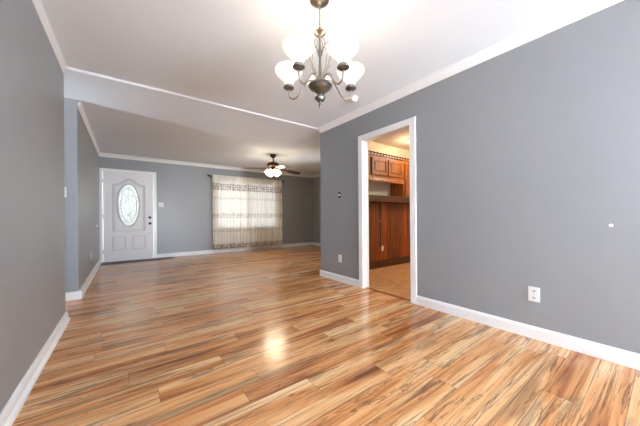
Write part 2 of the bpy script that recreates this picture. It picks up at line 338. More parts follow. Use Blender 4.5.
# ------------------------------------------------------------------ floors and ceilings
T = 0.12
m = MB(); m.box(XL-T, XR+0.05, YB-T, YH, -0.1, 0); m.box(HX-T, XFR+T, YH, YF+T, -0.1, 0)
struct(m.build('floor', FLOOR), 'glossy streaked wood laminate plank floor')
struct(MB().box(XR+0.05, 6.6, 0.3, YK+0.02, -0.1, 0.0).build('floor_kitchen', KFLOOR), 'tan vinyl kitchen floor beyond the doorway')
struct(MB().box(XR+0.03, XR+0.072, DY0, DY1, 0, 0.006).build('trim_threshold', mat('wood_threshold', (150, 98, 56), 0.35, noise=0.1)), 'thin wood strip at kitchen doorway')
struct(MB().box(XL-T, XR+T, YB-T, YH, ZC, ZC+0.1).build('ceiling', CEIL), 'white dining room ceiling')
struct(MB().box(HX-T, XFR+T, YH, YF+T, ZL, ZL+0.12).build('ceiling_living', CEIL), 'white living room ceiling')
struct(MB().box(XRK-0.01, 6.6, 0.3, YK+0.02, ZK, ZK+0.1).build('ceiling_kitchen', KCEIL), 'cream kitchen ceiling')
struct(MB().prism([(YH-0.016, ZC), (YH-0.015, ZC-0.004), (YH-0.010, ZC-0.009), (YH-0.002, ZC-0.010), (YH, ZC-0.009), (YH, ZC)], XL, XR, 'x').build('trim_ceiling_strip', TRIM), 'thin white strip across the ceiling')

# ------------------------------------------------------------------ walls
m = MB(); m.box(XR, XRK, YB-T, SY0, 0, ZC); m.box(XR, XRK, SY0, SY1, 0, SZ0); m.box(XR, XRK, SY0, SY1, SZ1, ZC); m.box(XR, XRK, SY1, DY0-0.02, 0, ZC); m.box(XR, XRK, DY1+0.02, YH, 0, ZC); m.box(XR, XRK, DY0-0.02, DY1+0.02, DZ+0.02, ZC)
struct(m.build('wall_right', WALL), 'gray wall with kitchen doorway')
struct(MB().box(XL-T, XL, YB-T, YH-0.005, 0, ZC).build('wall_left', WALL), 'gray wall along the left')
m = MB(); m.box(XL, BX0, YB-T, YB, 0, ZC); m.box(BX1, XR, YB-T, YB, 0, ZC); m.box(BX0, BX1, YB-T, YB, BZ, ZC)
struct(m.build('wall_back', WALL), 'gray wall behind the camera')
struct(MB().box(HX-T, XL-T, YH-0.13, YH-0.005, 0, ZL).build('wall_hall_near', WALL), 'hall wall')
struct(MB().box(HX, XL, YJ, YJ+T, 0, ZL).build('wall_hall_far', WALL), 'gray wall facing the room at the hall opening')
m = MB(); m.box(HX-T, HX, YH, YJ+T, 0, 0.8); m.box(HX-T, HX, YH, YJ+T, 2.1, ZL); m.box(HX-T, HX, YH, 3.82, 0.8, 2.1); m.box(HX-T, HX, 4.12, YJ+T, 0.8, 2.1)
struct(m.build('wall_hall_end', WALL), 'end wall of hall')
struct(MB().box(XL-T, XL, YJ+T, YF, 0, ZL).build('wall_living_left', WALL), 'gray wall beside the front door')
m = MB(); m.box(XL-T, FX0-0.02, YF, YF+T, 0, ZL); m.box(FX0-0.02, FX1+0.02, YF, YF+T, FZ+0.02, ZL); m.box(FX1+0.02, WX0, YF, YF+T, 0, ZL)
m.box(WX0, WX1, YF, YF+T, 0, WZ0); m.box(WX0, WX1, YF, YF+T, WZ1, ZL); m.box(WX1, XFR+T, YF, YF+T, 0, ZL)
struct(m.build('wall_far', WALL), 'gray far wall with front door and window')
struct(MB().box(XFR, XFR+T, YH, PY0, 0, ZL).box(XFR, XFR+T, PY1, YF, 0, ZL).box(XFR, XFR+T, PY0, PY1, 0, PZ0).box(XFR, XFR+T, PY0, PY1, PZ1, ZL).build('wall_living_right', WALL), 'gray right wall of living room')
m = MB(); m.box(XRK, XFR, YK+0.06, YH, 0, ZL)
struct(m.build('wall_living_near', WALL), 'gray wall between living room and kitchen')
struct(MB().box(XRK, 6.5, YK, YK+0.06, 0, ZK).build('wall_kitchen_back', KWALL), 'cream kitchen wall')
struct(MB().box(6.5, 6.6, 0.3, YK, 0, ZK).build('wall_kitchen_right', KWALL), 'cream kitchen wall')
struct(MB().box(XRK, 6.5, 0.3, 0.4, 0, ZK).build('wall_kitchen_near', KWALL), 'cream kitchen wall')

# ------------------------------------------------------------------ crown mouldings
def crown(a, b, wall, sgn, zt, axis, name, d=0.06, label=None):
    prof = [(0, 0), (0, -0.068), (0.008, -0.068), (0.012, -0.056), (0.022, -0.042), (0.04, -0.024), (0.052, -0.012), (0.06, -0.010), (0.06, 0)]
    k = 1.16
    pts = [(wall + sgn*x*d/0.06, zt + z*k) for x, z in prof]
    return struct(MB().prism(pts, a, b, axis).build(name, TRIM), label)
crown(YB, YH-0.028, XR, -1, ZC, 'y', 'trim_crown_right', label='white crown moulding over the doorway wall')
crown(YB, YH-0.028, XL, 1, ZC, 'y', 'trim_crown_left', 0.022, 'white crown moulding over left wall')
crown(XL, XR, YB, 1, ZC, 'x', 'trim_crown_back')
crown(YJ+0.06, YF-0.06, XL, 1, ZL, 'y', 'trim_crown_living_left', 0.026, label='white crown moulding beside the front door')
crown(XL, XFR, YF, -1, ZL, 'x', 'trim_crown_far', label='white crown moulding over far wall')
crown(YH+0.06, YF-0.06, XFR, -1, ZL, 'y', 'trim_crown_living_right')
crown(XR, XFR, YH, 1, ZL, 'x', 'trim_crown_living_near')

# ------------------------------------------------------------------ baseboards
def base(a, b, wall, sgn, axis, name, h=0.10, shoe=0.0, label=None):
    prof = [(0, 0), (0.016+shoe, 0), (0.016+shoe, 0.018 if shoe else 0.001), (0.016, 0.034 if shoe else 0.002), (0.016, h-0.022), (0.012, h-0.010), (0.007, h), (0, h)]
    return struct(MB().prism([(wall + sgn*x, z) for x, z in prof], a, b, axis).build(name, TRIM), label)
CW = 0.076
base(YB, DY0-CW, XR, -1, 'y', 'baseboard_right', label='white baseboard right of the kitchen doorway')
base(DY1+CW, YH+0.016, XR, -1, 'y', 'baseboard_right_end', label='white baseboard left of the kitchen doorway')
base(YB, YH+0.012, XL, 1, 'y', 'baseboard_left', 0.088, 0.016, 'white baseboard with shoe moulding along left wall')
base(XL-T, XL, YH-0.005, 1, 'x', 'baseboard_left_end', 0.088, 0.012)
base(HX, XL+0.030, YJ, -1, 'x', 'baseboard_hall', 0.10, 0.0, 'white baseboard at the hall opening')
base(YJ, YF, XL, 1, 'y', 'baseboard_living_left', 0.10, 0.014, 'white baseboard beside the front door')
base(FX1+0.07, XFR, YF, -1, 'x', 'baseboard_far', 0.10, 0.0, 'white baseboard under the curtains')
base(YH, YF-0.016, XFR, -1, 'y', 'baseboard_living_right', 0.095)
base(XR, XFR-0.016, YH, 1, 'x', 'baseboard_living_near')
base(XL, BX0-0.02, YB, 1, 'x', 'baseboard_back')

# ------------------------------------------------------------------ kitchen doorway casing and jamb
def casing_profile_box(m, *b): m.box(*b, bev=0.004)
m = MB(); xa, xb = XR-0.018, XR
m.box(xa, xb, DY0-CW, DY0, 0, DZ+CW, 0.004); m.box(xa, xb, DY1, DY1+CW, 0, DZ+CW, 0.004); m.box(xa, xb, DY0, DY1, DZ, DZ+CW, 0.004)
struct(m.build('trim_doorway_casing', TRIM), 'white casing around the kitchen doorway')
m = MB(); m.box(XR-0.002, XRK+0.002, DY0-0.02, DY0, 0, DZ); m.box(XR-0.002, XRK+0.002, DY1, DY1+0.02, 0, DZ); m.box(XR-0.002, XRK+0.002, DY0-0.02, DY1+0.02, DZ, DZ+0.02)
struct(m.build('trim_doorway_jamb', TRIM), 'white jamb lining the kitchen doorway')

# ------------------------------------------------------------------ front door
m = MB(); ya, yb = YF-0.016, YF
m.box(XL+0.001, FX0, ya, yb, 0, FZ+0.062, 0.004); m.box(FX1, FX1+0.07, ya, yb, 0, FZ+0.062, 0.004); m.box(FX0, FX1, ya, yb, FZ, FZ+0.062, 0.004)
struct(m.build('trim_front_door_casing', TRIM), 'white casing around the front door')
m = MB(); m.box(FX0-0.02, FX0, YF, YF+0.1, 0, FZ); m.box(FX1, FX1+0.02, YF, YF+0.1, 0, FZ); m.box(FX0-0.02, FX1+0.02, YF, YF+0.1, FZ, FZ+0.02)
struct(m.build('trim_front_door_jamb', TRIM), 'white jamb around the front door')
struct(MB().box(FX0-0.03, FX1+0.40, YF-0.42, YF-0.018, 0, 0.006, 0.002).build('trim_entry_strip', mat('brown_entry_strip', (84, 60, 42), 0.5, noise=0.15, nscale=14)), 'flat brown strip on the floor below the front door')
OC = Vector((0.055, 0, 1.315)); OA, OB = 0.205, 0.492
def oval(k, n, a=OA, b=OB): return (OC.x + a*math.cos(2*PI*k/n), OC.z + b*math.sin(2*PI*k/n))
dx0, dx1, dz0, dz1, dy0, dy1 = FX0+0.004, FX1-0.004, 0.001, FZ-0.004, YF+0.006, YF+0.05
m = MB(); n = 96; ring = []
for k in range(n):
    ex, ez = oval(k, n); d = Vector((ex-OC.x, ez-OC.z)); d.x /= OA; d.y /= OB
    # cast the angle to the slab's edge
    dirx, dirz = math.cos(2*PI*k/n), math.sin(2*PI*k/n)
    hx = (dx1-OC.x) if dirx > 0 else (OC.x-dx0); hz = (dz1-OC.z) if dirz > 0 else (OC.z-dz0)
    s_ = max(abs(dirx), abs(dirz)); ring.append(((ex, ez), (OC.x + dirx/s_*hx, OC.z + dirz/s_*hz)))
V = [[m.bm.verts.new((p[i][0], y, p[i][1])) for p in ring] for i in (0, 1) for y in (dy0, dy1)]   # inner front, inner back, outer front, outer back
for k in range(n):
    j = (k+1) % n
    m.bm.faces.new((V[0][k], V[0][j], V[2][j], V[2][k])); m.bm.faces.new((V[1][k], V[3][k], V[3][j], V[1][j]))
    m.bm.faces.new((V[0][k], V[1][k], V[1][j], V[0][j])); m.bm.faces.new((V[2][k], V[2][j], V[3][j], V[3][k]))
door = struct(m.build('door_1', DOORW, loc=((dx0+dx1)/2, dy0, dz0)), 'white front door with oval leaded glass')
m = MB(); m.tube([(oval(k, 64, OA+0.012, OB+0.012)[0], dy0-0.004, oval(k, 64, OA+0.012, OB+0.012)[1]) for k in range(64)], 0.022, 8, True, squash=1.0)
fr_ = m.build('oval_frame', mat('grey_oval_frame', (222, 224, 226), 0.4, noise=0.02), door, smooth=True)
m = MB(); f_, b_ = [], []
for k in range(64):
    x, z = oval(k, 64); f_.append(m.bm.verts.new((x, dy0+0.014, z))); b_.append(m.bm.verts.new((x, dy0+0.022, z)))
m.bm.faces.new(f_); m.bm.faces.new(b_[::-1])
for k in range(64): m.bm.faces.new((f_[k], f_[(k+1) % 64], b_[(k+1) % 64], b_[k]))
pane = m.build('oval_glass', OVAL, door)
m = MB(); yl = dy0+0.012
def pl(pts, r=0.004): m.tube([(OC.x+x, yl, OC.z+z) for x, z in pts], r, 6, sub=6)
m.tube([(oval(k, 48, OA-0.05, OB-0.07)[0], yl, oval(k, 48, OA-0.05, OB-0.07)[1]) for k in range(48)], 0.004, 6, True)
for sgn in (-1, 1):
    pl([(0, .40), (sgn*.07, .33), (sgn*.09, .24), (sgn*.03, .20), (0, .25)]); pl([(0, .16), (sgn*.08, .05), (sgn*.09, -.12), (sgn*.03, -.2), (0, -.24)])
    pl([(0, -.42), (sgn*.05, -.36), (sgn*.04, -.29), (0, -.24)]); pl([(sgn*.09, .24), (sgn*.14, .1), (sgn*.145, -.1), (sgn*.09, -.3), (0, -.42)])
pl([(0, .44), (0, .25)]); pl([(0, .16), (0, -.24)])
m.build('lead_came', mat('dull_lead', (120, 132, 132), 0.5, metal=0.3, noise=0.05), door, smooth=True)
def mould(path, r=0.011, name='panel_moulding', sub=1):
    mm = MB(); mm.tube([(x, dy0-0.001, z) for x, z in path], r, 8, True); return mm.build(name, DOORM, door, smooth=True)
x0, x1, zb, zs, zt = -0.235, 0.368, 0.697, 1.80, 1.932
arch = [(x1, zs)] + [(0.0665 + (x1-0.0665)*u, zs + (zt-zs)*(0.5+0.5*math.cos(PI*min(1, abs(u)/0.78)))) for u in [0.9-0.1*k for k in range(19)]] + [(x0, zs)]
mould([(x0, zb), (x1, zb)] + arch, 0.013)
mould([(x0+.03, zb+.03), (x1-.03, zb+.03)] + [(0.0665+(x-0.0665)*0.9, z-0.03) for x, z in arch], 0.007)
for a_, b_ in ((-0.25, -0.015), (0.13, 0.372)):
    mould([(a_, 0.268), (b_, 0.268), (b_, 0.570), (a_, 0.570)])
    MB().box(a_+0.04, b_-0.04, dy0-0.010, dy0+0.002, 0.308, 0.53, 0.008).build('raised_panel', DOORW, door)
kx = 0.472
MB().lathe([(0.030, 0), (0.030, 0.008), (0.012, 0.012), (0.011, 0.034), (0.024, 0.042), (0.029, 0.056), (0.024, 0.070), (0.008, 0.074)], (kx, dy0, 0.872), 24, (0, -1, 0)).build('door_knob', BLACK, door, smooth=True)['label'] = 'black round door knob'
MB().lathe([(0.030, 0), (0.030, 0.010), (0.022, 0.020), (0.018, 0.024)], (kx, dy0, 1.018), 24, (0, -1, 0)).box(kx-0.006, kx+0.006, dy0-0.04, dy0-0.02, 1.0, 1.036, 0.003).build('deadbolt', BLACK, door, smooth=True)['label'] = 'black deadbolt turn'
MB().lathe([(0.012, 0), (0.012, 0.006), (0.006, 0.012)], (kx, dy0, 0.637), 16, (0, -1, 0)).build('kick_latch', NICKEL, door, smooth=True)['label'] = 'small metal latch'
for hz in (0.24, 1.05, 1.86):
    MB().lathe([(0.008, -0.045), (0.008, 0.045)], (FX0+0.006, dy0-0.006, hz), 12).build('hinge', NICKEL, door, smooth=True)

# ------------------------------------------------------------------ front window (behind the curtains)
m = MB(); f = 0.05
m.box(WX0, WX0+f, YF+0.02, YF+0.08, WZ0, WZ1); m.box(WX1-f, WX1, YF+0.02, YF+0.08, WZ0, WZ1); m.box(WX0, WX1, YF+0.02, YF+0.08, WZ0, WZ0+f); m.box(WX0, WX1, YF+0.02, YF+0.08, WZ1-f, WZ1)
m.box((WX0+WX1)/2-0.03, (WX0+WX1)/2+0.03, YF+0.02, YF+0.08, WZ0+f, WZ1-f); 
win = struct(m.build('window_1', TRIM, loc=((WX0+WX1)/2, YF+0.05, WZ0)), 'white framed front window behind the sheer curtains')
MB().box(WX0+f, WX1-f, YF+0.045, YF+0.05, WZ0+f, WZ1-f).build('pane', PANE, win)
m = MB(); m.box(WX0-0.03, WX1+0.03, YF-0.03, YF+0.02, WZ0-0.03, WZ0, 0.004); m.build('window_sill', TRIM, win)
# unseen openings added for daylight: back door, side, living room and hall windows
m = MB(); f = 0.06
m.box(BX0, BX0+f, YB-0.1, YB-0.02, 0, BZ); m.box(BX1-f, BX1, YB-0.1, YB-0.02, 0, BZ); m.box(BX0, BX1, YB-0.1, YB-0.02, BZ-f, BZ); m.box(BX0, BX1, YB-0.1, YB-0.02, 0, f)
sd = struct(m.build('door_added_back', TRIM, loc=((BX0+BX1)/2, YB-0.06, 0)), 'unseen sliding glass door added behind the camera for daylight')
MB().box(BX0+f, BX1-f, YB-0.065, YB-0.06, f, BZ-f).build('pane', PANE, sd)
m = MB(); f = 0.05; xa, xb = XR+0.04, XR+0.1
m.box(xa, xb, SY0, SY0+f, SZ0, SZ1); m.box(xa, xb, SY1-f, SY1, SZ0, SZ1); m.box(xa, xb, SY0, SY1, SZ0, SZ0+f); m.box(xa, xb, SY0, SY1, SZ1-f, SZ1)
sw_ = struct(m.build('window_added_side', TRIM, loc=(XR+0.07, (SY0+SY1)/2, SZ0)), 'unseen side window added behind the camera for daylight')
MB().box(XR+0.068, XR+0.072, SY0+f, SY1-f, SZ0+f, SZ1-f).build('pane', PANE, sw_)
m = MB(); f = 0.06; xa, xb = XFR+0.04, XFR+0.1
m.box(xa, xb, PY0, PY0+f, PZ0, PZ1); m.box(xa, xb, PY1-f, PY1, PZ0, PZ1); m.box(xa, xb, PY0, PY1, PZ0, PZ0+f); m.box(xa, xb, PY0, PY1, PZ1-f, PZ1); 
pw_ = struct(m.build('window_added_living', TRIM, loc=(XFR+0.07, (PY0+PY1)/2, PZ0)), 'unseen living room window added round the corner for daylight')
MB().box(XFR+0.068, XFR+0.072, PY0+f, PY1-f, PZ0+f, PZ1-f).build('pane', PANE, pw_)
m = MB(); m.box(HX-0.09, HX-0.03, 3.82, 3.86, 0.8, 2.1); m.box(HX-0.09, HX-0.03, 4.08, 4.12, 0.8, 2.1); m.box(HX-0.09, HX-0.03, 3.82, 4.12, 0.8, 0.84); m.box(HX-0.09, HX-0.03, 3.82, 4.12, 2.06, 2.1)  # unseen window added so cool light reaches the facing hall wall
hw = struct(m.build('window_added_hall', TRIM, loc=(HX-0.06, 3.97, 0.8)), 'unseen hall window added for daylight')
MB().box(HX-0.062, HX-0.058, 3.86, 4.08, 0.84, 2.06).build('pane', PANE, hw)

# ------------------------------------------------------------------ curtain rod and sheers
YC = YF-0.115; YR = YF-0.062; ZR = 2.168
rod = thing('curtain_rod', 'dark curtain rod with finials above the sheer curtains', 'curtain rod', (3.0, YR, ZR))
MB().tube([(1.88, YR, ZR), (4.12, YR, ZR)], 0.011, 10).build('rod', BRONZE, rod, smooth=True)
for sgn, xe in ((-1, 1.88), (1, 4.12)):
    MB().lathe([(0.011, 0), (0.018, 0.008), (0.012, 0.018), (0.026, 0.035), (0.030, 0.05), (0.024, 0.066), (0.006, 0.08)], (xe, YR, ZR), 16, (sgn, 0, 0)).build('finial', BRONZE, rod, smooth=True)
    xb = xe - sgn*0.035
    m = MB(); m.tube([(xb, YF-0.004, ZR-0.03), (xb, YR+0.008, ZR-0.012)], 0.006, 8); m.lathe([(0.02, 0), (0.02, 0.008)], (xb, YF, ZR-0.03), 12, (0, -1, 0)); m.build('bracket', BRONZE, rod, smooth=True)
def sheer(xa, xb, ph, name, label, amp=0.032):
    m = MB(); nx, nz = 220, 26; g = []
    rnd_ = random.Random(ph)
    f1, f2 = rnd_.uniform(0, 6), rnd_.uniform(0, 6)
    for j in range(nz+1):
        v = j/nz; z = 0.085 + (ZR+0.035-0.085)*v; row = []
        for i in range(nx+1):
            u = i/nx; x = xa + (xb-xa)*u
            a = amp*(0.55+0.55*(1-v)**0.5) if z < ZR-0.03 else amp*0.5
            w_ = math.sin(2*PI*x/0.092 + f1 + 0.9*math.sin(7*x+f2)) + 0.35*math.sin(2*PI*x/0.041+f2)
            y = YC - 0.004 + a*w_*0.75
            if z > ZR-0.03: y = YC + 0.012 + a*w_*0.5
            row.append(m.bm.verts.new((x + 0.006*math.sin(9*v+f1)*(1-v), y, z + (0.006*math.sin(x*70+f1) if j in (0, nz) else 0))))
        g.append(row)
    for j in range(nz):
        for i in range(nx): m.bm.faces.new((g[j][i], g[j][i+1], g[j+1][i+1], g[j+1][i]))
    o = m.build(name, CURT, loc=((xa+xb)/2, YC, 0), smooth=True)
    for p in o.data.polygons: p.use_smooth = True
    return tag(o, label, 'curtain', 'sheer curtain panels at the front window')
sheer(1.925, 3.02, 3, 'sheer_curtain', 'cream sheer curtain panel with brown bands, on the side nearer the front door')
sheer(3.0, 4.075, 9, 'sheer_curtain', 'cream sheer curtain panel with brown bands, on the side under the ceiling fan')

# ------------------------------------------------------------------ chandelier
CC = 1.80*Vector((0.6009, 0.7994)); cx, cy = CC.x, CC.y
ch = thing('chandelier', 'nickel five-arm chandelier with lit white glass shades hanging from dining ceiling', 'chandelier', (cx, cy, ZC))
MB().lathe([(0.066, ZC), (0.066, ZC-0.005), (0.060, ZC-0.011), (0.040, ZC-0.018), (0.018, ZC-0.022), (0.014, ZC-0.036), (0.004, ZC-0.040)], (cx, cy, 0), 32).build('canopy', NICKEL, ch, smooth=True)
m = MB(); z = ZC-0.045; k = 0
while z > 2.305:
    a = k % 2*PI/2; pts = [(cx + 0.0062*math.cos(t)*math.cos(a), cy + 0.0062*math.cos(t)*math.sin(a), z - 0.011 + 0.013*math.sin(t)) for t in [2*PI*q/12 for q in range(12)]]
    m.tube(pts, 0.0019, 6, True); z -= 0.0195; k += 1
m.tube([(cx+0.003, cy+0.002, ZC-0.04), (cx-0.003, cy+0.003, 2.39), (cx+0.002, cy-0.003, 2.30)], 0.0016, 6, sub=4)
m.build('chain', NICKEL, ch, smooth=True)
MB().lathe([(0.004, 2.306), (0.010, 2.302), (0.012, 2.292), (0.030, 2.284), (0.040, 2.272), (0.040, 2.266), (0.028, 2.258), (0.014, 2.25), (0.012, 2.235)], (cx, cy, 0), 28).build('top_cap', NICKEL, ch, smooth=True)
MB().lathe([(0.010, 2.245), (0.008, 2.22), (0.011, 2.15), (0.0085, 2.08), (0.011, 2.01), (0.016, 1.98), (0.030, 1.955), (0.034, 1.940)], (cx, cy, 0), 24).build('column', NICKEL, ch, smooth=True)
MB().lathe([(0.030, 1.945), (0.046, 1.938), (0.052, 1.926), (0.076, 1.918), (0.083, 1.908), (0.083, 1.902), (0.074, 1.894), (0.070, 1.884), (0.052, 1.870), (0.040, 1.864), (0.028, 1.852)], (cx, cy, 0), 40).build('bowl', PEWTER, ch, smooth=True)
MB().lathe([(0.028, 1.856), (0.014, 1.848), (0.026, 1.842), (0.033, 1.832), (0.033, 1.818), (0.024, 1.800), (0.012, 1.792), (0.010, 1.782), (0.013, 1.776), (0.006, 1.764), (0.002, 1.752)], (cx, cy, 0), 28).build('finial', PEWTER, ch, smooth=True)
away = math.atan2(fw.y, fw.x) + math.radians(1.5)
RA, ZF = 0.234, 1.926
for k in range(5):
    a = away + k*2*PI/5; d = Vector((math.cos(a), math.sin(a)))
    def P(r, z): return (cx + d.x*r, cy + d.y*r, z)
    arm = MB().tube([P(0.03, 1.93), P(0.062, 1.952), P(0.098, 1.948), P(0.126, 1.910), P(0.156, 1.865), P(0.192, 1.842), P(0.224, 1.856), P(0.234, 1.892), P(RA, ZF-0.008)], 0.0056, 10, sub=6).build('arm', NICKEL, ch, smooth=True)
    MB().lathe([(0.008, ZF-0.016), (0.024, ZF-0.013), (0.028, ZF-0.008), (0.038, ZF-0.004), (0.039, ZF+0.002), (0.033, ZF+0.006), (0.031, ZF+0.014), (0.029, ZF+0.020), (0.0275, ZF+0.020), (0.0275, ZF+0.010), (0.006, ZF+0.008)], P(RA, 0), 28).build('shade_holder', PEWTER, arm, smooth=True)
    zz = ZF+0.014
    so_ = [(0.027, 0), (0.029, 0.015), (0.034, 0.030), (0.044, 0.044), (0.059, 0.058), (0.076, 0.074), (0.089, 0.090), (0.096, 0.104), (0.097, 0.115), (0.093, 0.123), (0.090, 0.127)]
    MB().lathe([(r, zz+h) for r, h in so_] + [(r-0.004, zz+h) for r, h in so_[::-1]], P(RA, 0), 36).build('glass_shade', SHADE, arm, smooth=True)
    MB().lathe([(0.010, ZF+0.012), (0.012, ZF+0.035), (0.022, ZF+0.06), (0.025, ZF+0.072), (0.020, ZF+0.086), (0.006, ZF+0.094)], P(RA, 0), 16).build('bulb', BULB, arm, smooth=True)
    lamp('chandelier_light', P(RA, ZF+0.118), 0.16, (1.0, 0.84, 0.64), 0.03, arm)
    # leaf scrolls in between the arms
    a2 = a + PI/5; e2 = Vector((math.cos(a2), math.sin(a2)))
    def Q(r, z): return (cx + e2.x*r, cy + e2.y*r, z)
    MB().tube([Q(0.012, 2.242), Q(0.030, 2.222), Q(0.036, 2.19), Q(0.022, 2.15), Q(0.011, 2.11)], lambda t: 0.0028, 8, sub=5).build('scroll', NICKEL, ch, smooth=True)
    MB().tube([Q(0.013, 2.13), Q(0.030, 2.175), Q(0.056, 2.20), Q(0.082, 2.202)], lambda t: 0.0045*(1-0.75*t), 8, sub=5).build('upper_leaf', NICKEL, ch, smooth=True)
    MB().tube([Q(0.022, 1.962), Q(0.042, 1.985), Q(0.055, 2.02), Q(0.075, 2.04)], lambda t: 0.005*(1-0.75*t), 8, sub=5).build('lower_leaf', NICKEL, ch, smooth=True)
    MB().tube([Q(0.016, 1.97), Q(0.050, 2.03), Q(0.078, 2.10), Q(0.088, 2.17)], lambda t: 0.0024, 6, sub=5).build('long_leaf', NICKEL, ch, smooth=True)

# ------------------------------------------------------------------ ceiling fan
fx, fy = 2.80, 5.60
fan = thing('ceiling_fan', 'dark bronze ceiling fan with lit glass shades in the living room', 'ceiling fan', (fx, fy, ZL))
MB().lathe([(0.075, ZL), (0.075, ZL-0.012), (0.066, ZL-0.045), (0.040, ZL-0.072), (0.018, ZL-0.082)], (fx, fy, 0), 28).build('canopy', BRONZE, fan, smooth=True)
MB().lathe([(0.013, ZL-0.075), (0.013, 2.295)], (fx, fy, 0), 16).build('downrod', BRONZE, fan, smooth=True)
MB().lathe([(0.02, 2.315), (0.045, 2.308), (0.075, 2.295), (0.125, 2.28), (0.148, 2.25), (0.150, 2.215), (0.135, 2.195), (0.10, 2.185), (0.06, 2.18)], (fx, fy, 0), 36).build('motor_housing', BRONZE, fan, smooth=True)
MB().lathe([(0.05, 2.185), (0.062, 2.17), (0.062, 2.12), (0.045, 2.10), (0.03, 2.09), (0.008, 2.07)], (fx, fy, 0), 28).build('light_kit', BRONZE, fan, smooth=True)
for k in range(4):
    a = math.atan2(r0.y, r0.x) + math.radians(34) + k*PI/2; d = Vector((math.cos(a), math.sin(a), 0)); s_ = Vector((-d.y, d.x, 0)); c0 = Vector((fx, fy, 2.165))
    m = MB(); outl = []
    for t, hw_ in ((0.19, 0.048), (0.24, 0.056), (0.40, 0.066), (0.56, 0.072), (0.66, 0.070), (0.70, 0.058), (0.72, 0.035)): outl.append((t, hw_))
    top, bot = [], []
    prof = [(t, h) for t, h in outl] + [(t, -h) for t, h in outl[::-1]]
    tilt = -0.24; droop = 0.10
    for t, h in prof:
        p = c0 + d*t + s_*h*math.cos(tilt) + Vector((0, 0, h*math.sin(tilt) - droop*t))
        top.append(m.bm.verts.new(p + Vector((0, 0, 0.004)))); bot.append(m.bm.verts.new(p - Vector((0, 0, 0.004))))
    m.bm.faces.new(top); m.bm.faces.new(bot[::-1]); n = len(top)
    for i in range(n): m.bm.faces.new((top[i], bot[i], bot[(i+1) % n], top[(i+1) % n]))
    bl = m.build('blade', BLADE, fan)
    MB().tube([c0 + d*0.08 + Vector((0, 0, 0.03)), c0 + d*0.14 + Vector((0, 0, -0.004)), c0 + d*0.20 + Vector((0, 0, -0.016)), c0 + d*0.27 + Vector((0, 0, -0.022))], lambda t: 0.010+0.012*t, 8, sub=4, squash=0.45).build('blade_iron', BRONZE, bl, smooth=True)
for k in range(4):
    a = away + PI/4 + k*PI/2; ax = Vector((math.cos(a)*0.75, math.sin(a)*0.75, -0.66)).normalized(); c0 = Vector((fx, fy, 2.115)) + Vector((math.cos(a), math.sin(a), 0))*0.055
    so_ = [(0.026, 0.0), (0.032, 0.015), (0.040, 0.036), (0.054, 0.062), (0.068, 0.088), (0.076, 0.115), (0.078, 0.132)]
    s1 = MB().lathe(so_ + [(r-0.003, h) for r, h in so_[::-1]], c0, 24, ax).build('glass_shade', FANSH, fan, smooth=True)
    MB().lathe([(0.012, 0.004), (0.014, 0.03), (0.024, 0.055), (0.022, 0.08), (0.006, 0.092)], c0, 14, ax).build('bulb', BULB, s1, smooth=True)
    lamp('fan_light', c0 + ax*0.13, 2.0, (1.0, 0.85, 0.64), 0.09, s1)
MB().tube([(fx+0.02, fy, 2.10), (fx+0.02, fy, 1.99)], 0.0015, 6).lathe([(0.002, 1.97), (0.006, 1.975), (0.005, 1.99), (0.002, 1.995)], (fx+0.02, fy, 0), 10).build('pull_chain', NICKEL, fan, smooth=True)

# ------------------------------------------------------------------ small ceiling and wall items
sd_ = thing('smoke_detector', 'small round white smoke detector on ceiling just right of the chandelier', 'smoke detector', (2.30, 2.36, ZC))
MB().lathe([(0.046, ZC), (0.046, ZC-0.02), (0.042, ZC-0.045), (0.032, ZC-0.055), (0.02, ZC-0.057)], (2.30, 2.36, 0), 28).build('housing', PLASTIC, sd_, smooth=True)
MB().lathe([(0.012, ZC-0.055), (0.012, ZC-0.060)], (2.30, 2.36, 0), 16).build('vent', mat('grey_plastic', (200, 200, 200), 0.5, noise=0.02), sd_, smooth=True)

def wall_frame(axis, wall, sgn):
    """returns f(u,d,z)->world : u along the wall, d out of the wall"""
    return (lambda u, d, z: (wall + sgn*d, u, z)) if axis == 'x' else (lambda u, d, z: (u, wall + sgn*d, z))
def wbox(m, f, u0_, u1_, d0, d1, z0, z1, bev=0.0):
    a, b = f(u0_, d0, z0), f(u1_, d1, z1)
    m.box(min(a[0], b[0]), max(a[0], b[0]), min(a[1], b[1]), max(a[1], b[1]), z0, z1, bev); return m
def outlet(f, u, z, label, wd=0.070, h=0.115, plain=False, n_axis=(0, 0, 1), group='duplex wall outlets', slots=True):
    t = thing('wall_outlet', label, 'outlet', f(u, 0, z), group)
    wbox(MB(), f, u-wd/2, u+wd/2, 0, 0.006, z-h/2, z+h/2, 0.002).build('cover_plate', PLASTIC, t)
    for dz in (-0.027*h/0.115, 0.027*h/0.115):
        k = h/0.115
        r = wbox(MB(), f, u-0.017*k, u+0.017*k, 0.005, 0.0085, z+dz-0.014*k, z+dz+0.014*k, 0.0015).build('receptacle', PLASTIC, t)
        if slots:
            mm = MB()
            wbox(mm, f, u-0.009*k, u-0.004*k, 0.0075, 0.0092, z+dz-0.004*k, z+dz+0.008*k); wbox(mm, f, u+0.004*k, u+0.009*k, 0.0075, 0.0092, z+dz-0.003*k, z+dz+0.008*k); wbox(mm, f, u-0.003*k, u+0.003*k, 0.0075, 0.0092, z+dz-0.011*k, z+dz-0.006*k)
            mm.build('slot', SLOT, r)
    wbox(MB(), f, u-0.002, u+0.002, 0.006, 0.0075, z-0.002, z+0.002).build('screw', SLOT, t)
    return t
fR = wall_frame('x', XR, -1); fLL = wall_frame('x', XL, 1); fFar = wall_frame('y', YF, -1); fJ = wall_frame('y', YJ, -1)
outlet(fR, 0.660, 0.360, 'white outlet low on gray wall right of the doorway, above the long baseboard', 0.076, 0.118)
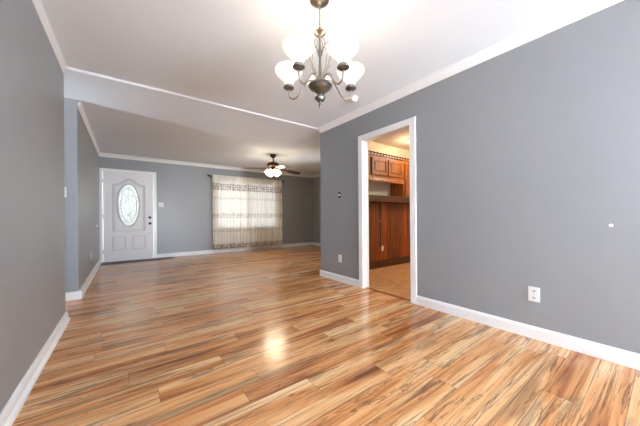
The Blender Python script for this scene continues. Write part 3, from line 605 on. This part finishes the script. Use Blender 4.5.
outlet(fR, 3.048, 0.355, 'white outlet low on gray wall left of the kitchen doorway', 0.072, 0.115)
outlet(fLL, 5.90, 0.375, 'white outlet low on gray wall beside the front door', 0.072, 0.115)

# toggle switch without its plate, left of the kitchen doorway
t = thing('light_switch', 'uncovered white toggle light switch with dark ends left of kitchen doorway', 'light switch', fR(3.05, 0, 1.338))
wbox(MB(), fR, 3.03, 3.07, 0, 0.004, 1.292, 1.384, 0.001).build('mounting_strap', mat('dull_dark_metal', (26, 25, 24), 0.5, metal=0.4, noise=0.1), t)
wbox(MB(), fR, 3.034, 3.066, 0.003, 0.010, 1.327, 1.350, 0.002).build('switch_body', PLASTIC, t)
wbox(MB(), fR, 3.045, 3.055, 0.010, 0.022, 1.332, 1.346, 0.002).build('toggle', PLASTIC, t)
# double switch plate right of the front door
t = thing('light_switch', 'white double switch plate on gray wall right of the front door', 'light switch', fFar(0.71, 0, 1.338))
wbox(MB(), fFar, 0.652, 0.768, 0, 0.006, 1.281, 1.396, 0.002).build('cover_plate', PLASTIC, t)
for u in (0.687, 0.733): wbox(MB(), fFar, u-0.005, u+0.005, 0.005, 0.018, 1.33, 1.35, 0.002).build('toggle', PLASTIC, t)
# switch on hall wall, half hidden behind left wall
t = thing('light_switch', 'white switch plate on hall wall, half hidden by the left wall edge', 'light switch', fJ(-0.618, 0, 1.328))
wbox(MB(), fJ, -0.653, -0.583, 0, 0.006, 1.265, 1.39, 0.002).build('cover_plate', PLASTIC, t)
wbox(MB(), fJ, -0.623, -0.613, 0.005, 0.018, 1.32, 1.34, 0.002).build('toggle', PLASTIC, t)
def bumper(f, u, z, r, ax, label):
    t = thing('wall_bumper', label, 'door bumper', f(u, 0, z), 'round wall bumpers')
    MB().lathe([(r, 0), (r, 0.006), (r*0.85, 0.012), (r*0.55, 0.014)], f(u, 0, z), 20, ax).build('disc', PLASTIC, t, smooth=True)
    MB().lathe([(r*0.4, 0.012), (r*0.4, 0.020), (r*0.25, 0.023)], f(u, 0, z), 16, ax).build('rubber_tip', PLASTIC, t, smooth=True)
bumper(fR, 0.239, 0.927, 0.011, (-1, 0, 0), 'tiny round white bumper alone on gray wall above and right of outlet')
bumper(fLL, 6.90, 0.853, 0.028, (1, 0, 0), 'small round white bumper on gray wall at the front door knob height')

# ------------------------------------------------------------------ kitchen beyond the doorway
YC0 = 3.125       # front plane of the wall cabinets
def cab_door(m_parent, xa, xb, za, zb, y):
    d = MB().box(xa, xb, y-0.020, y, za, zb, 0.003).build('cabinet_door', CABW, m_parent)
    r = 0.05
    mm = MB(); mm.box(xa, xa+r, y-0.030, y-0.018, za, zb, 0.004); mm.box(xb-r, xb, y-0.030, y-0.018, za, zb, 0.004); mm.box(xa+r, xb-r, y-0.030, y-0.018, za, za+r, 0.004); mm.box(xa+r, xb-r, y-0.030, y-0.018, zb-r, zb, 0.004)
    mm.build('door_frame', CABW, d)
    MB().box(xa+r+0.02, xb-r-0.02, y-0.030, y-0.018, za+r+0.02, zb-r-0.02, 0.010).build('raised_panel', CABW, d)
    return d
c1 = thing('wall_cabinet', 'short two-door orange wood wall cabinet over the pale gap in kitchen', 'cabinet', (3.885, 3.28, 1.72))
MB().box(3.36, 4.362, YC0, YK-0.002, 1.72, 2.092, 0.002).build('body', CABW, c1)
cab_door(c1, 3.45, 3.868, 1.742, 2.046, YC0); cab_door(c1, 3.90, 4.325, 1.742, 2.046, YC0)
MB().prism([(YC0-0.012, 1.722), (YC0-0.012, 1.69), (YC0-0.03, 1.66), (YC0-0.03, 1.63), (YC0+0.02, 1.63), (YC0+0.02, 1.722)], 3.37, 4.358, 'x').build('valance', CABW, c1)
c2 = thing('wall_cabinet', 'tall orange wood wall cabinet standing on the kitchen ledge, right of short cabinet', 'cabinet', (4.80, 3.28, 1.385))
MB().box(4.366, 5.3, YC0, YK-0.002, 1.383, 2.092, 0.002).build('body', CABW, c2)
cab_door(c2, 4.41, 4.82, 1.405, 2.046, YC0); cab_door(c2, 4.85, 5.27, 1.405, 2.046, YC0)
gr = thing('gallery_rail', 'spindled wooden gallery rail running along the top of wall cabinets', 'rail', (4.3, YC0, 2.093))
MB().box(3.36, 5.3, YC0-0.012, YC0+0.02, 2.093, 2.103).build('bottom_rail', CABD, gr)
MB().box(3.36, 5.3, YC0-0.014, YC0+0.022, 2.138, 2.152, 0.003).build('top_rail', CABD, gr)
for k in range(24):
    x = 3.375 + k*0.083
    MB().lathe([(0.016, 2.101), (0.010, 2.112), (0.018, 2.122), (0.008, 2.130), (0.016, 2.140)], (x, YC0+0.004, 0), 10).build('spindle', CABW, gr, smooth=True)
led = tag(MB().box(3.2, 5.4, YC0-0.012, YK-0.002, 1.27, 1.381, 0.004).build('wall_ledge', CABD, loc=(4.3, YK, 1.27)), 'thick dark wood ledge on the kitchen wall under the wall cabinets', 'shelf')
struct(MB().box(3.2, 4.364, YK-0.004, YK, 1.381, 1.72).build('trim_backsplash', SPLASH), 'pale backsplash under short cabinet')
struct(MB().box(XRK, 5.4, YK-0.05, YK, 0.14, 1.27).build('wall_kitchen_panelling', PANW), 'red brown board panelling on kitchen wall')
struct(MB().box(XRK, 5.4, YK-0.066, YK, 0, 0.145, 0.004).build('baseboard_kitchen', CABD), 'dark wood baseboard below panelling')
fK = wall_frame('y', YK-0.05, -1)
cord = thing('wall_conduit', 'dark cord running straight down the kitchen panelling to an outlet', 'cord', fK(3.98, 0, 0.4))
m = MB(); m.box(3.963, 3.997, YK-0.062, YK-0.05, 0.40, 1.27, 0.003); m.build('channel', CORD, cord)
m = MB(); m.tube([(3.952, YK-0.056, 1.26), (3.953, YK-0.057, 0.9), (3.950, YK-0.056, 0.6), (3.952, YK-0.056, 0.33)], 0.006, 8, sub=6); m.build('wire', mat('pale_wire', (150, 110, 84), 0.5, noise=0.05), cord, smooth=True)
MB().box(3.94, 4.01, YK-0.066, YK-0.05, 0.905, 0.92, 0.002).build('clip', mat('tan_clip', (176, 130, 92), 0.5, noise=0.05), cord)
outlet(fK, 4.045, 0.375, 'small white outlet low on the red brown kitchen panelling', 0.05, 0.10)
lx, ly = 4.36, 2.86
kl = thing('ceiling_light', 'round lit dome light on the kitchen ceiling', 'ceiling light', (lx, ly, ZK))
MB().lathe([(0.14, ZK), (0.14, ZK-0.015), (0.13, ZK-0.02)], (lx, ly, 0), 32).build('base_ring', NICKEL, kl, smooth=True)
MB().lathe([(0.128, ZK-0.018), (0.122, ZK-0.045), (0.09, ZK-0.075), (0.04, ZK-0.09), (0.005, ZK-0.093)], (lx, ly, 0), 32).build('dome', DOME, kl, smooth=True)
lamp('kitchen_light', (lx, ly, ZK-0.14), 3.0, (1.0, 0.86, 0.68), 0.08, kl)
k2 = thing('ceiling_light', 'unseen dome light added to brighten the kitchen, hidden behind the doorway wall', 'ceiling light', (4.9, 1.5, ZK))  # extra lamp out of view, added to light panelling and floor
MB().lathe([(0.14, ZK), (0.14, ZK-0.015), (0.122, ZK-0.045), (0.09, ZK-0.075), (0.005, ZK-0.093)], (4.9, 1.5, 0), 32).build('dome', DOME, k2, smooth=True)
lamp('kitchen_light', (4.9, 1.5, ZK-0.14), 15, (1.0, 0.88, 0.70), 0.08, k2)

for o in bpy.data.objects:
    if 'org' in o: del o['org']
